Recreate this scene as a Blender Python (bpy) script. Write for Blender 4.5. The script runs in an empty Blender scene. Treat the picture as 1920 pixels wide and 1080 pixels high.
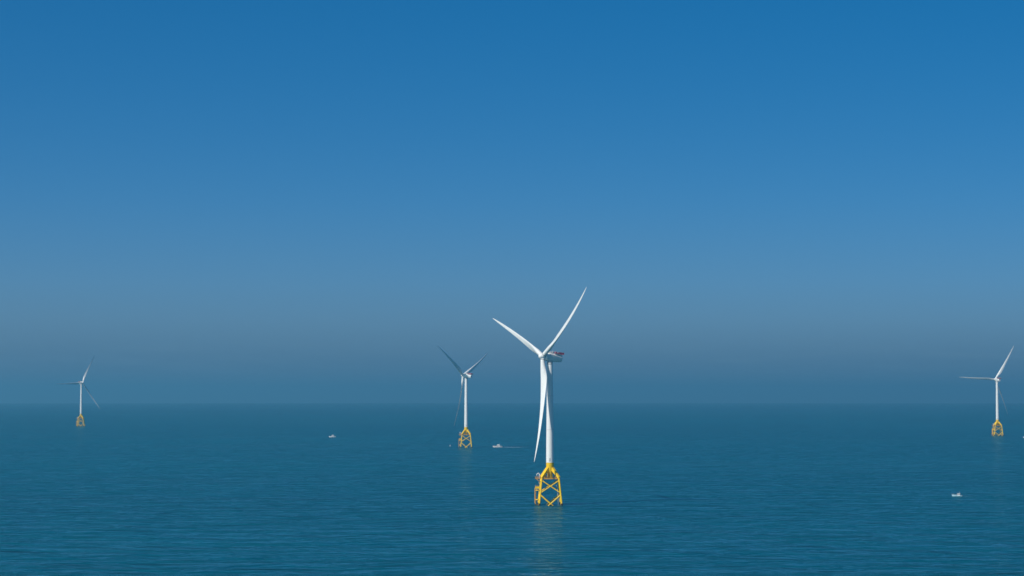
import bpy, bmesh, math, random
from mathutils import Vector, Matrix, noise
R = math.radians
random.seed(7)
sc = bpy.context.scene
COL = sc.collection

# ------------------------------------------------------------------ camera
F_PX = 70.0 / 36.0 * 1920.0          # focal length in pixels of the 1920 px wide photograph
CAM_H = 86.4                          # drone height above the sea
HORIZON = 736.0                       # picture row of the true horizontal
PITCH = math.atan((HORIZON - 540.0) / F_PX)
EARTH = 6.371e6
cam = bpy.data.cameras.new('camera')
cam.lens = 70.0
cam.sensor_width = 36.0
cam.clip_start = 1.0
cam.clip_end = 200000.0
cam_ob = bpy.data.objects.new('camera', cam)
COL.objects.link(cam_ob)
cam_ob.location = (0, 0, CAM_H)
cam_ob.rotation_euler = (R(90) + PITCH, 0, 0)
sc.camera = cam_ob

# ------------------------------------------------------------------ sky, sun, exposure
SUN_AZ, SUN_EL = 50.0, 40.0           # degrees left of straight back towards the camera; elevation
to_sun = Vector((-math.sin(R(SUN_AZ)) * math.cos(R(SUN_EL)), -math.cos(R(SUN_AZ)) * math.cos(R(SUN_EL)), math.sin(R(SUN_EL))))
world = bpy.data.worlds.new("World")
sc.world = world
world.use_nodes = True
wn = world.node_tree
bg = wn.nodes['Background']
sky = wn.nodes.new('ShaderNodeTexSky')
sky.sky_type = 'NISHITA'
sky.sun_disc = False
sky.sun_elevation = R(SUN_EL)
sky.sun_rotation = math.atan2(to_sun.x, to_sun.y)
sky.altitude = 0.0
sky.air_density = 0.5
sky.dust_density = 1.0
sky.ozone_density = 8.0
gam = wn.nodes.new('ShaderNodeGamma')
gam.inputs['Gamma'].default_value = 0.6
hsv = wn.nodes.new('ShaderNodeHueSaturation')
hsv.inputs['Saturation'].default_value = 1.6
hsv.inputs['Value'].default_value = 1.0
wn.links.new(sky.outputs[0], gam.inputs[0])
wn.links.new(gam.outputs[0], hsv.inputs['Color'])
tint = wn.nodes.new('ShaderNodeMix')
tint.data_type = 'RGBA'
tint.blend_type = 'MULTIPLY'
tint.inputs[0].default_value = 1.0
tint.inputs[7].default_value = (1.14, 1.19, 1.16, 1)
wn.links.new(hsv.outputs[0], tint.inputs[6])
# faint broken bank of thin cloud low over the horizon, laid out by compass direction and elevation
wtc = wn.nodes.new('ShaderNodeTexCoord')
wmp = wn.nodes.new('ShaderNodeMapping')
wmp.inputs['Scale'].default_value = (22.0, 22.0, 330.0)
wnz = wn.nodes.new('ShaderNodeTexNoise')
wnz.inputs['Scale'].default_value = 1.0
wnz.inputs['Detail'].default_value = 6.0
wnz.inputs['Roughness'].default_value = 0.6
wrg = wn.nodes.new('ShaderNodeMapRange')
wrg.inputs['From Min'].default_value = 0.50
wrg.inputs['From Max'].default_value = 0.80
wsep = wn.nodes.new('ShaderNodeSeparateXYZ')
wel = wn.nodes.new('ShaderNodeValToRGB')
wel.color_ramp.elements[0].position = 0.008
wel.color_ramp.elements[0].color = (0, 0, 0, 1)
wel.color_ramp.elements[1].position = 0.030
wel.color_ramp.elements[1].color = (0, 0, 0, 1)
pk = wel.color_ramp.elements.new(0.016)
pk.color = (0.55, 0.55, 0.55, 1)
wml = wn.nodes.new('ShaderNodeMath')
wml.operation = 'MULTIPLY'
wcl = wn.nodes.new('ShaderNodeMix')
wcl.data_type = 'RGBA'
wcl.inputs[7].default_value = (0.85, 1.65, 2.45, 1)
wn.links.new(wtc.outputs['Generated'], wmp.inputs[0])
wn.links.new(wmp.outputs[0], wnz.inputs['Vector'])
wn.links.new(wnz.outputs['Fac'], wrg.inputs['Value'])
wn.links.new(wtc.outputs['Generated'], wsep.inputs[0])
wn.links.new(wsep.outputs['Z'], wel.inputs[0])
wn.links.new(wrg.outputs[0], wml.inputs[0])
wn.links.new(wel.outputs[0], wml.inputs[1])
wn.links.new(wml.outputs[0], wcl.inputs[0])
# distant sea haze beyond the box: the sky itself turns slate blue low down
whz = wn.nodes.new('ShaderNodeValToRGB')
whz.color_ramp.elements[0].position = 0.004
whz.color_ramp.elements[0].color = (0.9, 0.9, 0.9, 1)
whz.color_ramp.elements[1].position = 0.095
whz.color_ramp.elements[1].color = (0, 0, 0, 1)
for p_, f_ in ((0.015, 0.8), (0.036, 0.36), (0.055, 0.14)):
    e_ = whz.color_ramp.elements.new(p_)
    e_.color = (f_, f_, f_, 1)
wsl = wn.nodes.new('ShaderNodeMix')
wsl.data_type = 'RGBA'
wsl.inputs[7].default_value = (0.49, 1.18, 2.05, 1)
wn.links.new(wsep.outputs['Z'], whz.inputs[0])
wn.links.new(whz.outputs[0], wsl.inputs[0])
wn.links.new(tint.outputs[2], wsl.inputs[6])
wn.links.new(wsl.outputs[2], wcl.inputs[6])
wn.links.new(wcl.outputs[2], bg.inputs[0])
bg.inputs[1].default_value = 0.15

sun = bpy.data.lights.new('sun', 'SUN')
sun.energy = 4.5
sun.angle = R(0.53)
sun.color = (1.0, 0.95, 0.87)
sun_ob = bpy.data.objects.new('sun', sun)
COL.objects.link(sun_ob)
sun_ob.location = (0, 0, 400)
sun_ob.rotation_euler = to_sun.to_track_quat('Z', 'Y').to_euler()

sc.view_settings.view_transform = 'Standard'
sc.view_settings.look = 'None'
sc.view_settings.exposure = 0.0
sc.view_settings.gamma = 1.0
sc.view_settings.use_curve_mapping = False
sc.render.engine = 'CYCLES'
sc.cycles.use_denoising = True
sc.cycles.max_bounces = 6
sc.cycles.volume_bounces = 0
sc.cycles.filter_width = 1.6

# ------------------------------------------------------------------ placing
def sea_z(x, y):
    return -(x * x + y * y) / (2 * EARTH)

def at(px, dist, z=0.0):
    """point seen in picture column px, dist metres ahead, z metres above the sea there"""
    x = (px - 960.0) / F_PX * dist
    return Vector((x, dist, sea_z(x, dist) + z))

# ------------------------------------------------------------------ materials
def mat(name):
    m = bpy.data.materials.new(name)
    m.use_nodes = True
    nt = m.node_tree
    return m, nt, nt.nodes['Principled BSDF']

def node(nt, kind, **kw):
    n = nt.nodes.new(kind)
    for k, v in kw.items():
        setattr(n, k, v)
    return n

def paint(name, col, dirt, rough=0.4, scale=0.6, amount=0.35, stretch=0.25, metal=0.0):
    """painted steel or gelcoat with faint weather streaks running down"""
    m, nt, b = mat(name)
    tc = node(nt, 'ShaderNodeTexCoord')
    mp = node(nt, 'ShaderNodeMapping')
    mp.inputs['Scale'].default_value = (1, 1, stretch)
    nz = node(nt, 'ShaderNodeTexNoise')
    nz.inputs['Scale'].default_value = scale
    nz.inputs['Detail'].default_value = 5
    nz.inputs['Roughness'].default_value = 0.65
    rp = node(nt, 'ShaderNodeValToRGB')
    rp.color_ramp.elements[0].position = 0.35
    rp.color_ramp.elements[0].color = (*[c * (1 - amount) + d * amount for c, d in zip(col, dirt)], 1)
    rp.color_ramp.elements[1].position = 0.62
    rp.color_ramp.elements[1].color = (*col, 1)
    nt.links.new(tc.outputs['Object'], mp.inputs[0])
    nt.links.new(mp.outputs[0], nz.inputs['Vector'])
    nt.links.new(nz.outputs['Fac'], rp.inputs[0])
    nt.links.new(rp.outputs[0], b.inputs['Base Color'])
    b.inputs['Roughness'].default_value = rough
    b.inputs['Metallic'].default_value = metal
    return m

WHITE = paint('white_gelcoat', (0.80, 0.81, 0.78), (0.55, 0.55, 0.50), 0.35, 0.25, 0.3)
TOWERW = paint('white_tower_paint', (0.80, 0.80, 0.77), (0.60, 0.60, 0.56), 0.4, 0.35, 0.3, 0.08)
YELLOW = paint('yellow_marine_paint', (0.92, 0.58, 0.003), (0.62, 0.32, 0.02), 0.45, 0.5, 0.3, 0.3)
OCHRE = paint('weathered_yellow_paint', (0.62, 0.33, 0.04), (0.35, 0.16, 0.05), 0.6, 0.9, 0.5, 0.3)
GRATE = paint('galvanised_grating', (0.26, 0.24, 0.20), (0.18, 0.12, 0.07), 0.6, 1.5, 0.5)
GALV = paint('galvanised_steel', (0.55, 0.56, 0.55), (0.38, 0.34, 0.28), 0.45, 1.2, 0.4, 0.3)
TAR = paint('marine_growth', (0.018, 0.020, 0.016), (0.05, 0.055, 0.03), 0.85, 1.5, 0.6)
MAGENTA = paint('magenta_rail_panel', (0.28, 0.010, 0.085), (0.16, 0.01, 0.05), 0.5, 0.8, 0.4)
DARK = paint('dark_rubber', (0.02, 0.022, 0.025), (0.05, 0.05, 0.05), 0.7, 2.0, 0.4)
BOATW = paint('white_boat_gelcoat', (0.80, 0.80, 0.79), (0.6, 0.6, 0.57), 0.3, 1.0, 0.25)
BOATRED = paint('red_boat_stripe', (0.45, 0.08, 0.05), (0.25, 0.05, 0.04), 0.4, 1.0, 0.4)
BOATBLUE = paint('blue_boat_hull', (0.42, 0.62, 0.68), (0.3, 0.45, 0.5), 0.4, 1.0, 0.4)
CREAM = paint('cream_deck', (0.55, 0.50, 0.40), (0.4, 0.34, 0.25), 0.6, 1.2, 0.4)

def glass_mat():
    m, nt, b = mat('tinted_glass')
    b.inputs['Base Color'].default_value = (0.012, 0.016, 0.02, 1)
    b.inputs['Roughness'].default_value = 0.06
    return m
GLASS = glass_mat()

def sea_mat():
    m, nt, b = mat('sea_water')
    L = nt.links.new
    tc = node(nt, 'ShaderNodeTexCoord')
    def nz(scale, sx, detail, rough=0.55, rot=0.0, dist=0.0):
        mp = node(nt, 'ShaderNodeMapping')
        mp.inputs['Rotation'].default_value = (0, 0, R(rot))
        mp.inputs['Scale'].default_value = (sx, 1, 1)
        n = node(nt, 'ShaderNodeTexNoise')
        n.inputs['Scale'].default_value = scale
        n.inputs['Detail'].default_value = detail
        n.inputs['Roughness'].default_value = rough
        n.inputs['Distortion'].default_value = dist
        L(tc.outputs['Object'], mp.inputs[0])
        L(mp.outputs[0], n.inputs['Vector'])
        return n.outputs['Fac']
    def math_(op, a, bb):
        n = node(nt, 'ShaderNodeMath', operation=op)
        for i, v in enumerate((a, bb)):
            if isinstance(v, (int, float)):
                n.inputs[i].default_value = v
            else:
                L(v, n.inputs[i])
        return n.outputs[0]
    swell = nz(1 / 70.0, 0.38, 2, 0.5, 8)
    waves = nz(1 / 22.0, 0.40, 3, 0.55, -6, 0.4)
    chop = nz(1 / 5.0, 0.8, 3, 0.6, 14)
    h = math_('ADD', math_('MULTIPLY', swell, SEA['swell']), math_('MULTIPLY', waves, SEA['waves']))
    h = math_('ADD', h, math_('MULTIPLY', chop, SEA['chop']))
    bp = node(nt, 'ShaderNodeBump')
    bp.inputs['Strength'].default_value = 1.0
    bp.inputs['Distance'].default_value = 1.0
    L(h, bp.inputs['Height'])
    L(bp.outputs[0], b.inputs['Normal'])
    patch = nz(1 / 420.0, 0.35, 3, 0.55, -4)
    rr = node(nt, 'ShaderNodeMapRange')
    rr.inputs['From Min'].default_value = 0.3
    rr.inputs['From Max'].default_value = 0.7
    rr.inputs['To Min'].default_value = SEA['rough'] - 0.05
    rr.inputs['To Max'].default_value = SEA['rough'] + 0.06
    L(patch, rr.inputs['Value'])
    L(rr.outputs[0], b.inputs['Roughness'])
    silt = nz(1 / 900.0, 0.5, 4, 0.5, 20)
    rp = node(nt, 'ShaderNodeValToRGB')
    rp.color_ramp.elements[0].position = 0.35
    rp.color_ramp.elements[0].color = (*SEA['c0'], 1)
    rp.color_ramp.elements[1].position = 0.65
    rp.color_ramp.elements[1].color = (*SEA['c1'], 1)
    L(silt, rp.inputs[0])
    L(rp.outputs[0], b.inputs['Base Color'])
    b.subsurface_method = 'BURLEY'
    b.inputs['Subsurface Weight'].default_value = 0.7
    b.inputs['Subsurface Radius'].default_value = (1.0, 1.0, 1.0)
    b.inputs['Subsurface Scale'].default_value = 6.0
    b.inputs['IOR'].default_value = 1.33
    b.inputs['Specular IOR Level'].default_value = 0.0
    fr = node(nt, 'ShaderNodeFresnel')
    fr.inputs['IOR'].default_value = 1.33
    L(bp.outputs[0], fr.inputs['Normal'])
    gl = node(nt, 'ShaderNodeBsdfGlossy')
    gl.inputs['Color'].default_value = (0.58, 0.97, 1.0, 1)
    L(rr.outputs[0], gl.inputs['Roughness'])
    L(bp.outputs[0], gl.inputs['Normal'])
    mx = node(nt, 'ShaderNodeMixShader')
    L(math_('MULTIPLY', fr.outputs[0], SEA['spec']), mx.inputs[0])
    L(b.outputs[0], mx.inputs[1])
    L(gl.outputs[0], mx.inputs[2])
    L(mx.outputs[0], nt.nodes['Material Output'].inputs['Surface'])
    return m
SEA = dict(swell=11.0, waves=13.0, chop=0.4, rough=0.21, c0=(0.0, 0.068, 0.104), c1=(0.0, 0.084, 0.124), spec=0.64)

def haze_mat():
    m = bpy.data.materials.new('haze_air')
    m.use_nodes = True
    nt = m.node_tree
    nt.nodes.remove(nt.nodes['Principled BSDF'])
    v = node(nt, 'ShaderNodeVolumePrincipled')
    v.inputs['Color'].default_value = (*HAZE['col'], 1)
    v.inputs['Density'].default_value = HAZE['dens']
    v.inputs['Anisotropy'].default_value = HAZE['g']
    nt.links.new(v.outputs[0], nt.nodes['Material Output'].inputs['Volume'])
    return m
HAZE = dict(col=(0.225, 0.70, 0.94), dens=7.4e-5, g=0.35)

# ------------------------------------------------------------------ mesh helpers
def tube(bm, a, b, ra, rb=None, seg=16, caps=True, mi=0):
    a, b = Vector(a), Vector(b)
    rb = ra if rb is None else rb
    d = (b - a).normalized()
    u = d.orthogonal().normalized()
    v = d.cross(u)
    ring = []
    for p, r in ((a, ra), (b, rb)):
        ring.append([bm.verts.new(p + (u * math.cos(t) + v * math.sin(t)) * r) for t in (2 * math.pi * i / seg for i in range(seg))])
    for i in range(seg):
        j = (i + 1) % seg
        f = bm.faces.new((ring[0][i], ring[0][j], ring[1][j], ring[1][i]))
        f.smooth = True
        f.material_index = mi
    if caps:
        for f in (bm.faces.new(ring[0][::-1]), bm.faces.new(ring[1])):
            f.material_index = mi

def path_tube(bm, pts, r, seg=8):
    for a, b in zip(pts, pts[1:]):
        tube(bm, a, b, r, seg=seg)

def box(bm, c, s, M=None, mi=0):
    c, s = Vector(c), Vector(s)
    vs = []
    for k in range(8):
        p = Vector(((k & 1) - 0.5, ((k >> 1) & 1) - 0.5, ((k >> 2) & 1) - 0.5)) * s
        p = Vector((p[0], p[1], p[2]))
        p = Vector([pp for pp in (p.x, p.y, p.z)])
        if M is not None:
            p = M @ p
        vs.append(bm.verts.new(p + c))
    for q in ((0, 2, 3, 1), (4, 5, 7, 6), (0, 1, 5, 4), (2, 6, 7, 3), (0, 4, 6, 2), (1, 3, 7, 5)):
        f = bm.faces.new([vs[i] for i in q])
        f.material_index = mi

def beam(bm, a, b, w0, w1, d0, d1):
    """tapering box girder from a to b: width across, depth in the vertical plane of the girder"""
    a, b = Vector(a), Vector(b)
    d = (b - a).normalized()
    side = Vector((0, 0, 1)).cross(d).normalized()
    up = d.cross(side)
    rings = []
    for p, w, dd in ((a, w0, d0), (b, w1, d1)):
        rings.append([bm.verts.new(p + side * sx * w / 2 + up * sz * dd / 2) for sx, sz in ((-1, -1), (1, -1), (1, 1), (-1, 1))])
    for i in range(4):
        j = (i + 1) % 4
        bm.faces.new((rings[0][i], rings[0][j], rings[1][j], rings[1][i]))
    bm.faces.new(rings[0][::-1])
    bm.faces.new(rings[1])

def loft(bm, rings, closed=True, caps=True, smooth=True, mi=0):
    V = [[bm.verts.new(p) for p in r] for r in rings]
    n = len(V[0])
    for a, b in zip(V, V[1:]):
        for i in range(n if closed else n - 1):
            j = (i + 1) % n
            f = bm.faces.new((a[i], a[j], b[j], b[i]))
            f.smooth = smooth
            f.material_index = mi
    if caps:
        for f in (bm.faces.new(V[0][::-1]), bm.faces.new(V[-1])):
            f.material_index = mi

def lathe(bm, prof, axis='Z', seg=40, caps=True):
    rings = []
    for r, h in prof:
        ring = []
        for i in range(seg):
            t = 2 * math.pi * i / seg
            c, s = r * math.cos(t), r * math.sin(t)
            ring.append((c, s, h) if axis == 'Z' else (c, h, s))
        rings.append(ring)
    loft(bm, rings, caps=caps)

def link(name, bm, mats, parent=None, bevel=0.0, sharp=True):
    bmesh.ops.recalc_face_normals(bm, faces=bm.faces)
    me = bpy.data.meshes.new(name)
    if sharp:
        for e in bm.edges:
            if len(e.link_faces) == 2 and e.calc_face_angle(0) > R(35):
                e.smooth = False
    bm.to_mesh(me)
    bm.free()
    for m in (mats if isinstance(mats, (list, tuple)) else (mats,)):
        me.materials.append(m)
    o = bpy.data.objects.new(name, me)
    COL.objects.link(o)
    if parent is not None:
        o.parent = parent
    if bevel:
        md = o.modifiers.new('bevel', 'BEVEL')
        md.width = bevel
        md.segments = 2
    return o

def empty(name, loc=(0, 0, 0), rz=0.0):
    o = bpy.data.objects.new(name, None)
    COL.objects.link(o)
    o.location = loc
    o.rotation_euler = (0, 0, rz)
    return o

def tag(o, label, cat, group=None):
    o['label'] = label
    o['category'] = cat
    if group:
        o['group'] = group

def copy_tree(o, parent=None):
    c = o.copy()
    COL.objects.link(c)
    if parent is not None:
        c.parent = parent
    for ch in [x for x in bpy.data.objects if x.parent == o]:
        copy_tree(ch, c)
    return c

# ------------------------------------------------------------------ sea and haze
def build_sea():
    bm = bmesh.new()
    radii = [0.0] + [25.0 * (46000.0 / 25.0) ** (i / 170.0) for i in range(171)]
    seg = 300
    prev = None
    for r in radii:
        if r == 0:
            prev = [bm.verts.new((0, 0, 0))]
            continue
        ring = [bm.verts.new((r * math.cos(2 * math.pi * i / seg), r * math.sin(2 * math.pi * i / seg), sea_z(r, 0))) for i in range(seg)]
        for i in range(seg):
            j = (i + 1) % seg
            if len(prev) == 1:
                f = bm.faces.new((prev[0], ring[i], ring[j]))
            else:
                f = bm.faces.new((prev[i], ring[i], ring[j], prev[j]))
            f.smooth = True
        prev = ring
    o = link('sea', bm, sea_mat(), sharp=False)
    o['kind'] = 'structure'
    o['label'] = 'calm teal blue sea with fine ripples reaching the hazy horizon'
    o['category'] = 'sea'
build_sea()

def build_haze():
    bm = bmesh.new()
    s, lo, hi = 50000.0, sea_z(46000.0, 0) - 3.0, 232.0
    box(bm, (0, 0, (lo + hi) / 2), (2 * s, 2 * s, hi - lo))
    o = link('haze', bm, haze_mat(), sharp=False)
    o['kind'] = 'stuff'
    o['label'] = 'thin blue sea haze fading the far turbines and horizon'
    o['category'] = 'haze'
build_haze()

# ------------------------------------------------------------------ wind turbine
HUB_Z = 114.5
OVERHANG = 6.4
TILT = R(6.0)
DECK = 20.7                                     # deck height of the jacket
TOPH, BOTH_ = 6.6, 8.7                          # half spread of the legs at the deck and at the sea

def leg_xy(z):
    return BOTH_ + (TOPH - BOTH_) * z / DECK

def make_blade():
    st = [(1.9, 3.3, 1.0, 30), (4.0, 3.35, 1.0, 30), (7, 3.7, .86, 29), (10, 4.5, .68, 28), (13.5, 5.3, .50, 26), (17, 5.6, .40, 24),
          (21, 5.5, .34, 21), (26, 5.15, .30, 18), (32, 4.55, .27, 15), (39, 3.95, .25, 12), (47, 3.4, .23, 9), (55, 2.85, .21, 7),
          (63, 2.3, .20, 5), (70, 1.75, .19, 3.5), (76, 1.25, .18, 2.5), (79.5, .8, .18, 2), (81.6, .5, .18, 2), (82.6, .2, .2, 2)]
    n = 28
    rings = []
    for r, c, th, tw in st:
        k = min(1.0, max(0.0, (1.0 - th) / 0.6))          # 0 circle at the root, 1 aerofoil
        s = max(0.0, (r - 2.0) / 81.5)
        bend = -10.5 * s ** 2 + 4.8 * s
        sweep = -0.35 * s ** 3
        tw_r = R(tw)
        ring = []
        for i in range(n):
            t = 2 * math.pi * i / n
            cx, cy = 0.5 * c * math.cos(t), 0.5 * c * math.sin(t)
            u = (1 - math.cos(t)) / 2                     # 0 at the leading edge
            yt = 5 * th * c * (.2969 * math.sqrt(u) - .126 * u - .3516 * u * u + .2843 * u ** 3 - .1036 * u ** 4)
            ax = (0.32 - u) * c
            ay = (yt if math.sin(t) >= 0 else -yt * 0.8) + 0.03 * c * math.sin(math.pi * u)
            x, y = cx * (1 - k) + ax * k, cy * (1 - k) + ay * k
            # leading edge turned towards the wind (-Y)
            X = x * math.cos(tw_r) + y * math.sin(tw_r)
            Y = -x * math.sin(tw_r) + y * math.cos(tw_r)
            ring.append((X + sweep, Y + bend, r))
        rings.append(ring)
    bm = bmesh.new()
    loft(bm, rings)
    return bm

def make_turbine():
    root = empty('wind_turbine')
    C4 = [(-1, -1), (1, -1), (1, 1), (-1, 1)]
    # --- legs with dark feet
    for sx, sy in C4:
        bm = bmesh.new()
        p = lambda z: (sx * leg_xy(z), sy * leg_xy(z), z)
        tube(bm, p(1.6), p(DECK + 0.7), 0.66)
        leg = link('leg', bm, YELLOW, root)
        bm = bmesh.new()
        tube(bm, p(-4.0), p(1.6), 0.74)
        link('marine_growth_band', bm, TAR, leg)
    # --- X braces in the four faces
    for k in range(4):
        (ax, ay), (bx, by) = C4[k], C4[(k + 1) % 4]
        P = lambda cx, cy, z, q: Vector((cx * leg_xy(z), cy * leg_xy(z), z)) * 1.0
        bm = bmesh.new()
        a0, b0 = P(ax, ay, 19.2, 0), P(bx, by, 19.2, 0)
        a1, b1 = P(ax, ay, 9.6, 0), P(bx, by, 9.6, 0)
        tube(bm, a0, b1, 0.40, seg=12)
        tube(bm, b0, a1, 0.40, seg=12)
        a2, b2 = P(ax, ay, 8.2, 0), P(bx, by, 8.2, 0)
        a3, b3 = P(ax, ay, -7.0, 0), P(bx, by, -7.0, 0)
        tube(bm, a2, b3, 0.52, seg=12)
        tube(bm, b2, a3, 0.52, seg=12)
        br = link('cross_brace', bm, YELLOW, root)
        bm = bmesh.new()
        m = (a2 + b2 + a3 + b3) / 4
        d = (b2 - a2).normalized()
        for s in (-1, 1):
            tube(bm, m + Vector((0, 0, -1.4)) + d * s * 1.9, m + Vector((0, 0, 0.25)) + d * s * 0.25, 0.62, seg=10)
        link('marine_growth_band', bm, TAR, br)
    # --- transition piece: centre column, four inclined box girders, collar
    bm = bmesh.new()
    lathe(bm, [(2.0, DECK - 0.4), (2.05, 24.5), (2.95, 27.2), (2.98, 32.5)])
    tp = link('transition_column', bm, YELLOW, root)
    bm = bmesh.new()
    lathe(bm, [(2.98, 32.3), (3.1, 32.3), (3.1, 32.55), (2.98, 32.55)], caps=False)
    link('flange', bm, YELLOW, tp)
    bm = bmesh.new()
    box(bm, (-0.35, -2.06, 22.6), (1.0, 0.2, 2.1))
    link('door', bm, OCHRE, tp)
    for sx, sy in C4:
        bm = bmesh.new()
        beam(bm, (sx * TOPH, sy * TOPH, DECK + 0.5), (sx * 1.7, sy * 1.7, 28.1), 1.7, 2.3, 1.7, 2.4)
        link('inclined_girder', bm, YELLOW, root, bevel=0.08)
    # --- deck
    bm = bmesh.new()
    box(bm, (0, 0, DECK - 0.15), (12.6, 12.6, 0.3))
    deck = link('deck', bm, GRATE, root)
    bm = bmesh.new()
    for s in (-1, 1):
        box(bm, (0, s * 6.35, DECK - 0.2), (12.2, 0.3, 0.75))
        box(bm, (s * 6.35, 0, DECK - 0.2), (0.3, 12.2, 0.75))
    link('edge_beam', bm, OCHRE, deck)
    bm = bmesh.new()
    def rail(pts):
        for a, b in zip(pts, pts[1:]):
            a, b = Vector(a), Vector(b)
            for h in (0.55, 1.1):
                tube(bm, a + Vector((0, 0, h)), b + Vector((0, 0, h)), 0.05, seg=6)
            n = max(1, round((b - a).length / 1.5))
            for i in range(n + 1):
                q = a.lerp(b, i / n)
                tube(bm, q, q + Vector((0, 0, 1.12)), 0.05, seg=6)
    z = DECK
    rail([(-5.4, -6.2, z), (5.4, -6.2, z)])
    rail([(6.2, -5.4, z), (6.2, 5.4, z)])
    rail([(5.4, 6.2, z), (-5.4, 6.2, z)])
    link('handrail', bm, OCHRE, deck)
    # equipment on the deck
    bm = bmesh.new()
    box(bm, (-3.6, -2.2, DECK + 1.0), (1.6, 2.2, 2.0))
    link('equipment_cabinet', bm, OCHRE, deck, bevel=0.05)
    bm = bmesh.new()
    box(bm, (3.9, 1.5, DECK + 0.9), (1.8, 2.4, 1.8))
    link('equipment_cabinet', bm, GRATE, deck, bevel=0.05)
    # --- landing platform that sticks out over the boat landing, with its crane
    bm = bmesh.new()
    box(bm, (-9.0, -1.0, DECK - 0.2), (5.0, 5.5, 0.35))
    for y in (-3.4, 1.4):
        tube(bm, (-11.0, y, DECK - 0.4), (-7.0, y, DECK - 3.0), 0.16, seg=8)
    lay = link('laydown_platform', bm, OCHRE, root)
    bm = bmesh.new()
    rail([(-6.8, -3.6, z), (-11.4, -3.6, z), (-11.4, 1.6, z), (-6.8, 1.6, z)])
    link('handrail', bm, OCHRE, lay)
    bm = bmesh.new()
    tube(bm, (-8.2, -1.8, DECK), (-8.2, -1.8, DECK + 2.6), 0.38, 0.32)
    box(bm, (-8.2, -1.8, DECK + 2.9), (1.0, 0.9, 0.9))
    crane = link('deck_crane', bm, BOATW, root, bevel=0.04)
    bm = bmesh.new()
    path_tube(bm, [(-8.2, -1.8, DECK + 3.2), (-9.3, -2.0, DECK + 3.9), (-10.2, -2.2, DECK + 3.1), (-10.3, -2.2, DECK + 1.9)], 0.27)
    link('boom', bm, BOATW, crane)
    bm = bmesh.new()
    box(bm, (-7.9, -2.9, DECK + 0.9), (0.9, 0.8, 1.4))
    link('hydraulic_box', bm, MAGENTA, crane, bevel=0.05)
    # --- sloping stair from the deck down to the intermediate platform
    bm = bmesh.new()
    for dy in (-0.45, 0.45):
        tube(bm, (-9.6, -1.0 + dy, DECK - 1.4), (-7.6, -1.0 + dy, 15.0), 0.13, seg=8)
    for i in range(14):
        t = (i + .5) / 14
        box(bm, (-9.6 + 2.0 * t, -1.0, DECK - 1.4 + (15.0 - DECK + 1.4) * t), (0.4, 0.9, 0.06))
    link('stair', bm, GALV, root)
    # --- intermediate platform
    bm = bmesh.new()
    box(bm, (-9.4, -1.0, 14.0), (4.0, 4.2, 0.5))
    box(bm, (-9.4, -3.0, 13.2), (4.0, 0.3, 0.9))
    box(bm, (-9.4, 1.0, 13.2), (4.0, 0.3, 0.9))
    plat = link('rest_platform', bm, YELLOW, root)
    bm = bmesh.new()
    rail([(-11.3, -3.0, 14.2), (-11.3, 1.0, 14.2)])
    rail([(-8.5, -3.0, 14.2), (-11.3, -3.0, 14.2)])
    link('handrail', bm, OCHRE, plat)
    # --- boat landing: two fenders, ladder between them, stand-off tubes to the legs
    for y in (-2.2, 0.2):
        bm = bmesh.new()
        path_tube(bm, [(-10.9, y, 13.6), (-11.5, y, 12.6), (-11.5, y, 1.6), (-10.9, y, 0.3), (-10.9, y, -2.5)], 0.42, seg=12)
        f = link('boat_fender', bm, OCHRE, root)
        bm = bmesh.new()
        tube(bm, (-10.9, y, -2.8), (-11.15, y, 0.9), 0.5, seg=12)
        link('marine_growth_band', bm, TAR, f)
    bm = bmesh.new()
    for y in (-1.35, -0.65):
        tube(bm, (-10.6, y, 0.4), (-10.6, y, 14.2), 0.09, seg=8)
    for i in range(30):
        tube(bm, (-10.6, -1.35, 0.6 + i * 0.45), (-10.6, -0.65, 0.6 + i * 0.45), 0.05, seg=6)
    link('ladder', bm, GALV, root)
    for z in (11.4, 4.2):
        bm = bmesh.new()
        for y in (-2.2, 0.2):
            x = -leg_xy(z)
            yl = -leg_xy(z) if y < -1 else leg_xy(z)
            tube(bm, (-11.4, y, z), (x, y, z), 0.36, seg=10)
        tube(bm, (-leg_xy(z), -leg_xy(z), z), (-leg_xy(z), leg_xy(z), z), 0.3, seg=10)
        link('stand_off_tube', bm, YELLOW, root)
    # --- cable tubes inside the right-hand legs
    for y, x in ((-4.5, 5.5), (4.6, 6.0)):
        bm = bmesh.new()
        path_tube(bm, [(x - 0.9, y, 15.2), (x, y, 14.2), (x + 0.9, y, -3.0)], 0.2, seg=8)
        link('cable_tube', bm, GALV, root)
    # --- tower
    bm = bmesh.new()
    prof = [(2.98, 32.6)]
    for i in range(1, 13):
        t = i / 12
        prof.append((2.98 + (2.2 - 2.98) * t ** 1.25, 32.6 + (109.9 - 32.6) * t))
    lathe(bm, prof, seg=56)
    tower = link('tower', bm, TOWERW, root)
    for zf in (58.0, 84.0):
        bm = bmesh.new()
        t = (zf - 32.6) / 77.3
        r = 2.98 - 0.78 * t ** 1.25
        lathe(bm, [(r - 0.05, zf - 0.12), (r + 0.025, zf - 0.12), (r + 0.025, zf + 0.12), (r - 0.05, zf + 0.12)], seg=56, caps=False)
        link('section_joint', bm, GALV, tower)
    bm = bmesh.new()
    box(bm, (-0.4, -2.98, 35.0), (1.1, 0.25, 2.5))
    link('door', bm, GALV, tower, bevel=0.04)

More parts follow.
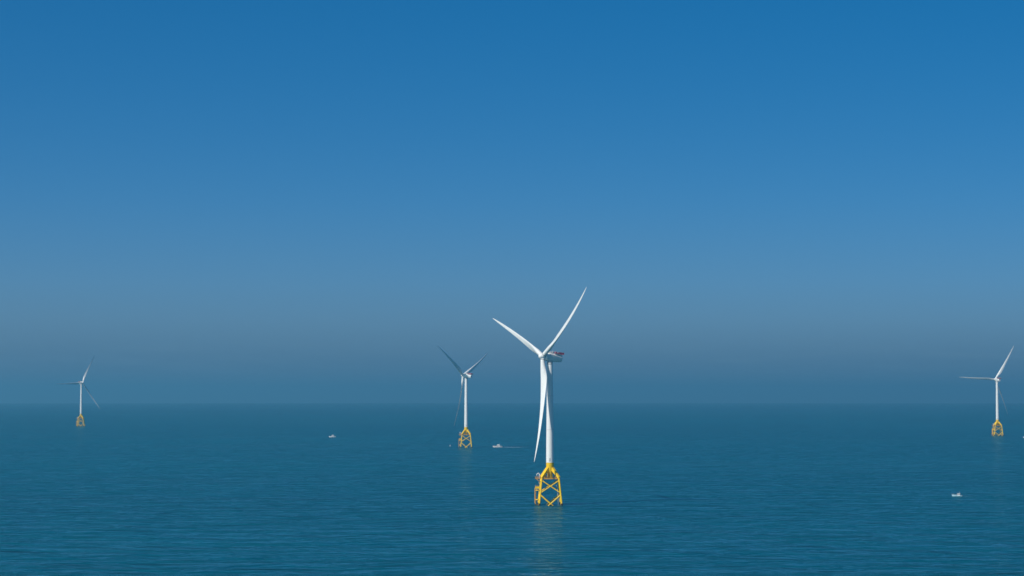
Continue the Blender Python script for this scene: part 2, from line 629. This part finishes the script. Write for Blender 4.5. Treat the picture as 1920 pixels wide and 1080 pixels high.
    # --- nacelle (own frame: origin at the hub centre, wind from -Y)
    def section(y, w, zb, zs, inset, zm, zt):
        c = 0.55
        half = [(w - c - 1.15, zb), (w - 1.05, zb + c), (w - 0.45, (zb + zs) / 2), (w, zs), (w - inset, zm), (w - inset - 0.05, zt - 0.35), (w - inset - 0.4, zt)]
        return [(x, y, zz) for x, zz in half] + [(-x, y, zz) for x, zz in reversed(half)]
    bm = bmesh.new()
    loft(bm, [section(4.0, 2.8, -2.7, 2.3, .35, 2.55, 3.0), section(5.0, 2.95, -3.0, 2.35, .4, 2.65, 3.1), section(8.5, 2.9, -3.15, 1.85, .65, 2.5, 3.05),
              section(12.5, 2.7, -3.05, 1.2, .8, 2.2, 2.95), section(15.8, 2.5, -2.8, 0.6, .85, 1.85, 2.9), section(16.7, 2.3, -2.4, 0.5, .8, 1.6, 2.6)], smooth=False)
    nac = link('nacelle', bm, WHITE, root, bevel=0.12)
    bm = bmesh.new()
    lathe(bm, [(2.4, 1.7), (3.05, 1.95), (3.2, 2.4), (3.2, 3.8), (2.9, 4.25)], axis='Y', seg=48)
    link('generator', bm, WHITE, nac)
    bm = bmesh.new()
    lathe(bm, [(2.3, -5.6), (2.3, -2.4)], seg=40)
    for v in bm.verts:
        v.co.y += OVERHANG + 0.4
    link('yaw_collar', bm, GALV, nac)
    bm = bmesh.new()
    box(bm, (0, 13.4, 3.02), (5.6, 7.9, 0.16))
    hp = link('helicopter_platform', bm, GALV, root)
    spots_ = [((sd * 2.78, 9.5 + i * 7.8 / 6 + 0.65, 3.95), (0.07, 1.22, 1.35)) for sd in (-1, 1) for i in range(6) if i != 1]
    spots_ += [((-2.05 + i * 1.37, 17.35, 3.95), (1.28, 0.07, 1.35)) for i in range(4)]
    spots_ += [((-2.05 + i * 1.37, 9.42, 3.95), (1.28, 0.07, 1.35)) for i in (0, 3)]
    for c, sz in spots_:
        bm = bmesh.new()
        box(bm, c, sz)
        link('rail_panel', bm, MAGENTA, hp)
    bm = bmesh.new()
    for s in (-1, 1):
        for i in range(7):
            y0 = 9.5 + i * 7.8 / 6
            tube(bm, (s * 2.78, y0, 3.05), (s * 2.78, y0, 4.75), 0.07, seg=6)
        tube(bm, (s * 2.78, 9.45, 4.72), (s * 2.78, 17.35, 4.72), 0.07, seg=6)
    tube(bm, (-2.78, 17.35, 4.72), (2.78, 17.35, 4.72), 0.07, seg=6)
    tube(bm, (-2.78, 9.45, 4.72), (2.78, 9.45, 4.72), 0.07, seg=6)
    link('handrail', bm, GALV, hp)
    bm = bmesh.new()
    box(bm, (0, 8.3, 3.7), (3.6, 1.6, 1.5))
    link('cooler', bm, GALV, nac, bevel=0.08)
    for x in (-1.2, 1.2):
        bm = bmesh.new()
        box(bm, (x, 6.2, 3.55), (1.0, 1.6, 1.1))
        link('roof_hatch', bm, GALV, nac, bevel=0.06)
    for x in (-1.9, 1.9):
        bm = bmesh.new()
        tube(bm, (x, 7.2, 3.0), (x, 7.4, 5.6), 0.11, 0.07, seg=8)
        box(bm, (x, 7.4, 5.6), (0.5, 0.12, 0.12))
        link('wind_sensor_mast', bm, GALV, nac)
    # --- hub with spinner
    bm = bmesh.new()
    lathe(bm, [(0.02, -3.55), (0.75, -3.42), (1.45, -3.0), (2.0, -2.2), (2.35, -1.1), (2.48, 0.2), (2.46, 1.3), (2.3, 1.72)], axis='Y', seg=48)
    for k in range(3):
        t = 2 * math.pi * k / 3
        d = Vector((math.sin(t), 0, math.cos(t)))
        tube(bm, d * 0.8, d * 2.55, 1.92, 1.82, seg=36)
    hub = link('hub', bm, WHITE, root)
    # --- blades
    blades = []
    me = None
    for k in range(3):
        if me is None:
            b = link('blade', make_blade(), WHITE, root)
            me = b.data
        else:
            b = bpy.data.objects.new('blade', me)
            COL.objects.link(b)
            b.parent = root
        bm = bmesh.new()
        lathe(bm, [(1.6, 2.45), (1.74, 2.5), (1.74, 2.75), (1.6, 2.8)], seg=36, caps=False)
        link('root_seal', bm, DARK, b)
    return root

def pose(root, yaw, theta, pitch=0.0):
    """turn the nacelle and rotor of one turbine: yaw of the wind side, clock angle of the first blade seen from upwind"""
    kids = [c for c in bpy.data.objects if c.parent == root]
    base = Matrix.Translation((0, 0, HUB_Z)) @ Matrix.Rotation(yaw, 4, 'Z') @ Matrix.Translation((0, -OVERHANG, 0)) @ Matrix.Rotation(-TILT, 4, 'X')
    k = 0
    for c in sorted(kids, key=lambda o: o.name):
        nm = c.name.split('.')[0]
        if nm in ('nacelle', 'helicopter_platform'):
            c.matrix_basis = base
        elif nm == 'hub':
            c.matrix_basis = base @ Matrix.Rotation(theta, 4, 'Y')
        elif nm == 'blade':
            c.matrix_basis = base @ Matrix.Rotation(theta + 2 * math.pi * k / 3, 4, 'Y') @ Matrix.Rotation(pitch, 4, 'Z')
            k += 1

JACKET_YAW = R(1.8)
spots = [  # column, distance, yaw of the wind side in the world, clock angle of a blade, label
    (1031.0, 1542.0, -60.7, 52.7, 'nearest and largest white wind turbine, tall in the middle with magenta nacelle rail', 0.0),
    (874.3, 3160.0, -123.4, 57.0, 'white wind turbine just left of the largest one, two dark blades forming a V', 0.0),
    (1868.4, 4060.0, -160.0, -32.0, 'wind turbine at the right edge of the picture, one blade pointing level left', -8.0),
    (153.6, 5230.0, 42.3, 27.0, 'smallest faint wind turbine in the haze far on the left', 7.0),
]
turbine = make_turbine()
bpy.context.view_layer.update()
for i, (px, d, yaw, th, lab, pit) in enumerate(spots):
    t = turbine if i == 0 else copy_tree(turbine)
    t.location = at(px, d)
    t.rotation_euler = (0, 0, JACKET_YAW)
    pose(t, R(yaw) - JACKET_YAW, R(th), R(pit))
    tag(t, lab, 'wind turbine', 'offshore wind turbines on yellow jackets')

# ------------------------------------------------------------------ boats
def hull_rings(L, W, fb, bow, n=14):
    """stations from stern to bow; returns rings port sheer - keel - starboard sheer"""
    rings = []
    for i in range(n + 1):
        t = i / n
        w = W / 2 * (0.86 + 0.14 * math.sin(min(1, t / 0.45) * math.pi / 2)) * (1 - max(0, (t - 0.5) / 0.5) ** 2.2 * 0.97)
        sheer = fb + (bow - fb) * max(0, (t - 0.25) / 0.75) ** 1.8
        x = L * (t - 0.5) + 0.12 * L * 0
        rake = 0.09 * L * max(0, (t - 0.6) / 0.4) ** 1.5
        ring = []
        for s in (1, -1):
            pts = [(x + rake, s * w, sheer), (x + rake * 0.6, s * w * 0.97, sheer * 0.55), (x + rake * 0.15, s * w * 0.86, 0.05), (x, s * w * 0.5, -0.35)]
            ring += pts if s == 1 else pts[::-1]
        rings.append(ring)
    return rings

def make_boat(name, L, W, fb, bow, cabin, hull_m, stripe_m, aft_cover=False, loc=(0, 0, 0), rz=0.0):
    """bow towards +X; cabin = (x centre, length, width, height, upper height)"""
    root = empty(name, loc, rz)
    bm = bmesh.new()
    R_ = hull_rings(L, W, fb, bow)
    loft(bm, R_, closed=True, smooth=True)
    hull = link('hull', bm, hull_m, root)
    bm = bmesh.new()
    for s in (0, -1):
        V = []
        for r in R_:
            p, q = Vector(r[s]), Vector(r[1 if s == 0 else -2])
            o = Vector((0, 0.035 if s == 0 else -0.035, 0))
            V.append((p.lerp(q, 0.08) + o, p.lerp(q, 0.42) + o))
        for (a, b), (c, d) in zip(V, V[1:]):
            bm.faces.new([bm.verts.new(v) for v in (a, b, d, c)])
    link('hull_stripe', bm, stripe_m, hull)
    cx, cl, cw, ch, uh = cabin
    z0 = fb - 0.15
    bm = bmesh.new()
    loft(bm, [[(cx + sx * (cl / 2 - dx * (sx > 0)), sy * (cw / 2 - dy), z) for sx, sy in ((-1, -1), (1, -1), (1, 1), (-1, 1))] for z, dx, dy in ((z0, 0, 0), (z0 + ch, 0.55, 0.12))], smooth=False)
    cab = link('cabin', bm, BOATW, root, bevel=0.06)
    bm = bmesh.new()
    zt = z0 + ch
    box(bm, (cx - 0.15, 0, zt + 0.07), (cl + 0.2, cw + 0.15, 0.14))
    roof = link('roof', bm, BOATW, cab, bevel=0.04)
    bm = bmesh.new()
    wz = z0 + ch * 0.66
    nwin = max(2, int(cl / 1.2))
    for s in (-1, 1):
        for i in range(nwin):
            x = cx - cl / 2 + (i + 0.6) * (cl - 0.5) / nwin
            box(bm, (x, s * (cw / 2 - 0.07), wz), (cl / nwin * 0.62, 0.09, ch * 0.36))
    M = Matrix.Rotation(-math.atan2(0.55, ch), 3, 'Y')
    for yy in (-0.28, 0.28):
        box(bm, (cx + cl / 2 - 0.36, yy * cw, wz), (0.08, cw * 0.42, ch * 0.42), M)
    link('window', bm, GLASS, cab)
    if uh:
        bm = bmesh.new()
        loft(bm, [[(cx - 0.3 + sx * (cl * 0.32 - (0.3 if sx > 0 else 0) * k), sy * (cw / 2 - 0.35), zt + 0.14 + uh * k) for sx, sy in ((-1, -1), (1, -1), (1, 1), (-1, 1))] for k in (0, 1)], smooth=False)
        link('flybridge', bm, BOATW, root, bevel=0.05)
        zt += uh
    bm = bmesh.new()
    tube(bm, (cx - cl * 0.3, 0, zt), (cx - cl * 0.38, 0, zt + 1.9), 0.07, 0.04, seg=8)
    tube(bm, (cx - cl * 0.33, -0.5, zt + 1.0), (cx - cl * 0.33, 0.5, zt + 1.0), 0.04, seg=6)
    link('mast', bm, GALV, root)
    bm = bmesh.new()
    nn = len(R_)
    for s, idx in ((1, 0), (-1, -1)):
        pts = [Vector(R_[i][idx]) + Vector((0, -0.1 * s, 0)) for i in range(nn // 2, nn)]
        for p in pts[::2]:
            tube(bm, p, p + Vector((0, 0, 0.6)), 0.03, seg=6)
        for a, b in zip(pts, pts[1:]):
            tube(bm, a + Vector((0, 0, 0.6)), b + Vector((0, 0, 0.6)), 0.03, seg=6)
    link('bow_rail', bm, GALV, root)
    bm = bmesh.new()
    if aft_cover:
        x0 = -L * 0.36
        box(bm, (x0, 0, fb + 1.55), (L * 0.2, W * 0.72, 0.1))
        for sx in (-1, 1):
            for sy in (-1, 1):
                tube(bm, (x0 + sx * L * 0.09, sy * W * 0.32, fb - 0.1), (x0 + sx * L * 0.09, sy * W * 0.32, fb + 1.5), 0.05, seg=6)
        link('aft_canopy', bm, CREAM, root)
    else:
        for y in (-0.4, 0.4):
            box(bm, (-L / 2 - 0.25, y, 0.45), (0.5, 0.4, 1.1))
        link('outboard_motor', bm, DARK, root, bevel=0.06)
    return root

def boat_at(px, d):
    return at(px, d)

b = make_boat('motor_boat', 8.0, 2.5, 0.75, 1.5, (-0.9, 2.6, 2.1, 1.75, 0), BOATBLUE, BOATBLUE, False, boat_at(1791.5, 1672), R(180 - 8))
tag(b, 'small white cabin boat alone in the lower right, bow to the left', 'boat', 'small boats on the sea')
b = make_boat('motor_yacht', 14.2, 4.0, 1.3, 2.4, (-0.6, 6.0, 3.3, 2.0, 1.2), BOATW, BOATRED, True, boat_at(933.5, 3185), R(180 + 6))
tag(b, 'white motor boat with reddish stripe trailing a foam wake between two turbines', 'boat', 'small boats on the sea')
b = make_boat('crew_boat', 12.5, 4.0, 1.4, 2.2, (-0.2, 5.2, 3.1, 2.2, 0.9), BOATW, BOATW, True, boat_at(624.2, 3920), R(180 + 14))
tag(b, 'white boat alone left of the second turbine, brown canopy aft', 'boat', 'small boats on the sea')
b = make_boat('work_boat', 12.0, 3.8, 1.3, 2.2, (0.6, 4.6, 3.0, 2.1, 0.8), BOATW, BOATW, True, boat_at(1922.3, 3860), R(180 + 5))
tag(b, 'white boat cut by the right edge, only its bow in view', 'boat', 'small boats on the sea')

# wake of the middle boat and a faint one of the near boat
def foam_mat(name, dens):
    m, nt, b = mat(name)
    L = nt.links.new
    b.inputs['Base Color'].default_value = (0.62, 0.72, 0.76, 1)
    b.inputs['Roughness'].default_value = 0.8
    tc = node(nt, 'ShaderNodeTexCoord')
    n = node(nt, 'ShaderNodeTexNoise')
    n.inputs['Scale'].default_value = 0.35
    n.inputs['Detail'].default_value = 6
    n.inputs['Roughness'].default_value = 0.7
    sep = node(nt, 'ShaderNodeSeparateXYZ')
    fade = node(nt, 'ShaderNodeMapRange')
    fade.inputs['From Min'].default_value = 0
    fade.inputs['From Max'].default_value = 1
    uv = node(nt, 'ShaderNodeUVMap')
    L(uv.outputs[0], sep.inputs[0])
    L(tc.outputs['Object'], n.inputs['Vector'])
    L(sep.outputs['X'], fade.inputs['Value'])
    fade.inputs['To Min'].default_value = dens
    fade.inputs['To Max'].default_value = -0.28
    add = node(nt, 'ShaderNodeMath', operation='ADD')
    L(n.outputs['Fac'], add.inputs[0])
    L(fade.outputs[0], add.inputs[1])
    rng = node(nt, 'ShaderNodeMapRange')
    rng.inputs['From Min'].default_value = 0.45
    rng.inputs['From Max'].default_value = 0.85
    L(add.outputs[0], rng.inputs['Value'])
    L(rng.outputs[0], b.inputs['Alpha'])
    return m

def wake(name, label, px, d, rz, length, w0, w1, mat_):
    bm = bmesh.new()
    uvl = bm.loops.layers.uv.new('UVMap')
    n = 60
    rows = []
    for i in range(n + 1):
        t = i / n
        x = -length * t
        mid = 0.8 * math.sin(t * 7) * t
        w = (w0 + (w1 - w0) * t ** 0.7) / 2
        rows.append([(bm.verts.new((x, mid + s * w, 0.06)), t) for s in (-1, -0.33, 0.33, 1)])
    for a, b in zip(rows, rows[1:]):
        for k in range(3):
            q = (a[k], a[k + 1], b[k + 1], b[k])
            f = bm.faces.new([v for v, _ in q])
            for lp, (_, t) in zip(f.loops, q):
                lp[uvl].uv = (t, 0)
    o = link(name, bm, mat_, sharp=False)
    o.location = at(px, d)
    o.rotation_euler = (0, 0, rz)
    o['kind'] = 'stuff'
    o['label'] = label
    o['category'] = 'wake'
wake('foam_wake', 'pale foam wake stretching right behind the boat with the reddish stripe', 942, 3186, R(180 + 4), 52, 4.5, 11, foam_mat('wake_foam', 0.6))
wake('foam_wake', 'very faint wake behind the small boat in the lower right', 1802, 1672, R(180 - 3), 17, 2.0, 6, foam_mat('thin_wake_foam', 0.05))

# ------------------------------------------------------------------ marker buoy
bu = empty('marker_buoy', at(844.5, 3260))
bu.scale = (0.75, 0.75, 0.75)
bm = bmesh.new()
lathe(bm, [(0.4, -0.8), (1.25, -0.3), (1.35, 0.3), (1.1, 0.6), (0.5, 0.75)], seg=24)
link('float', bm, BOATW, bu)
bm = bmesh.new()
for k in range(4):
    t = math.pi / 4 + k * math.pi / 2
    tube(bm, (0.8 * math.cos(t), 0.8 * math.sin(t), 0.6), (0.25 * math.cos(t), 0.25 * math.sin(t), 2.9), 0.07, seg=6)
box(bm, (0, 0, 1.8), (0.9, 0.9, 0.5))
link('lattice_mast', bm, GALV, bu)
bm = bmesh.new()
lathe(bm, [(0.3, 2.9), (0.3, 3.3), (0.1, 3.5)], seg=12)
link('lantern', bm, BOATW, bu)
tag(bu, 'tiny pale marker buoy floating left of the second turbine', 'buoy')
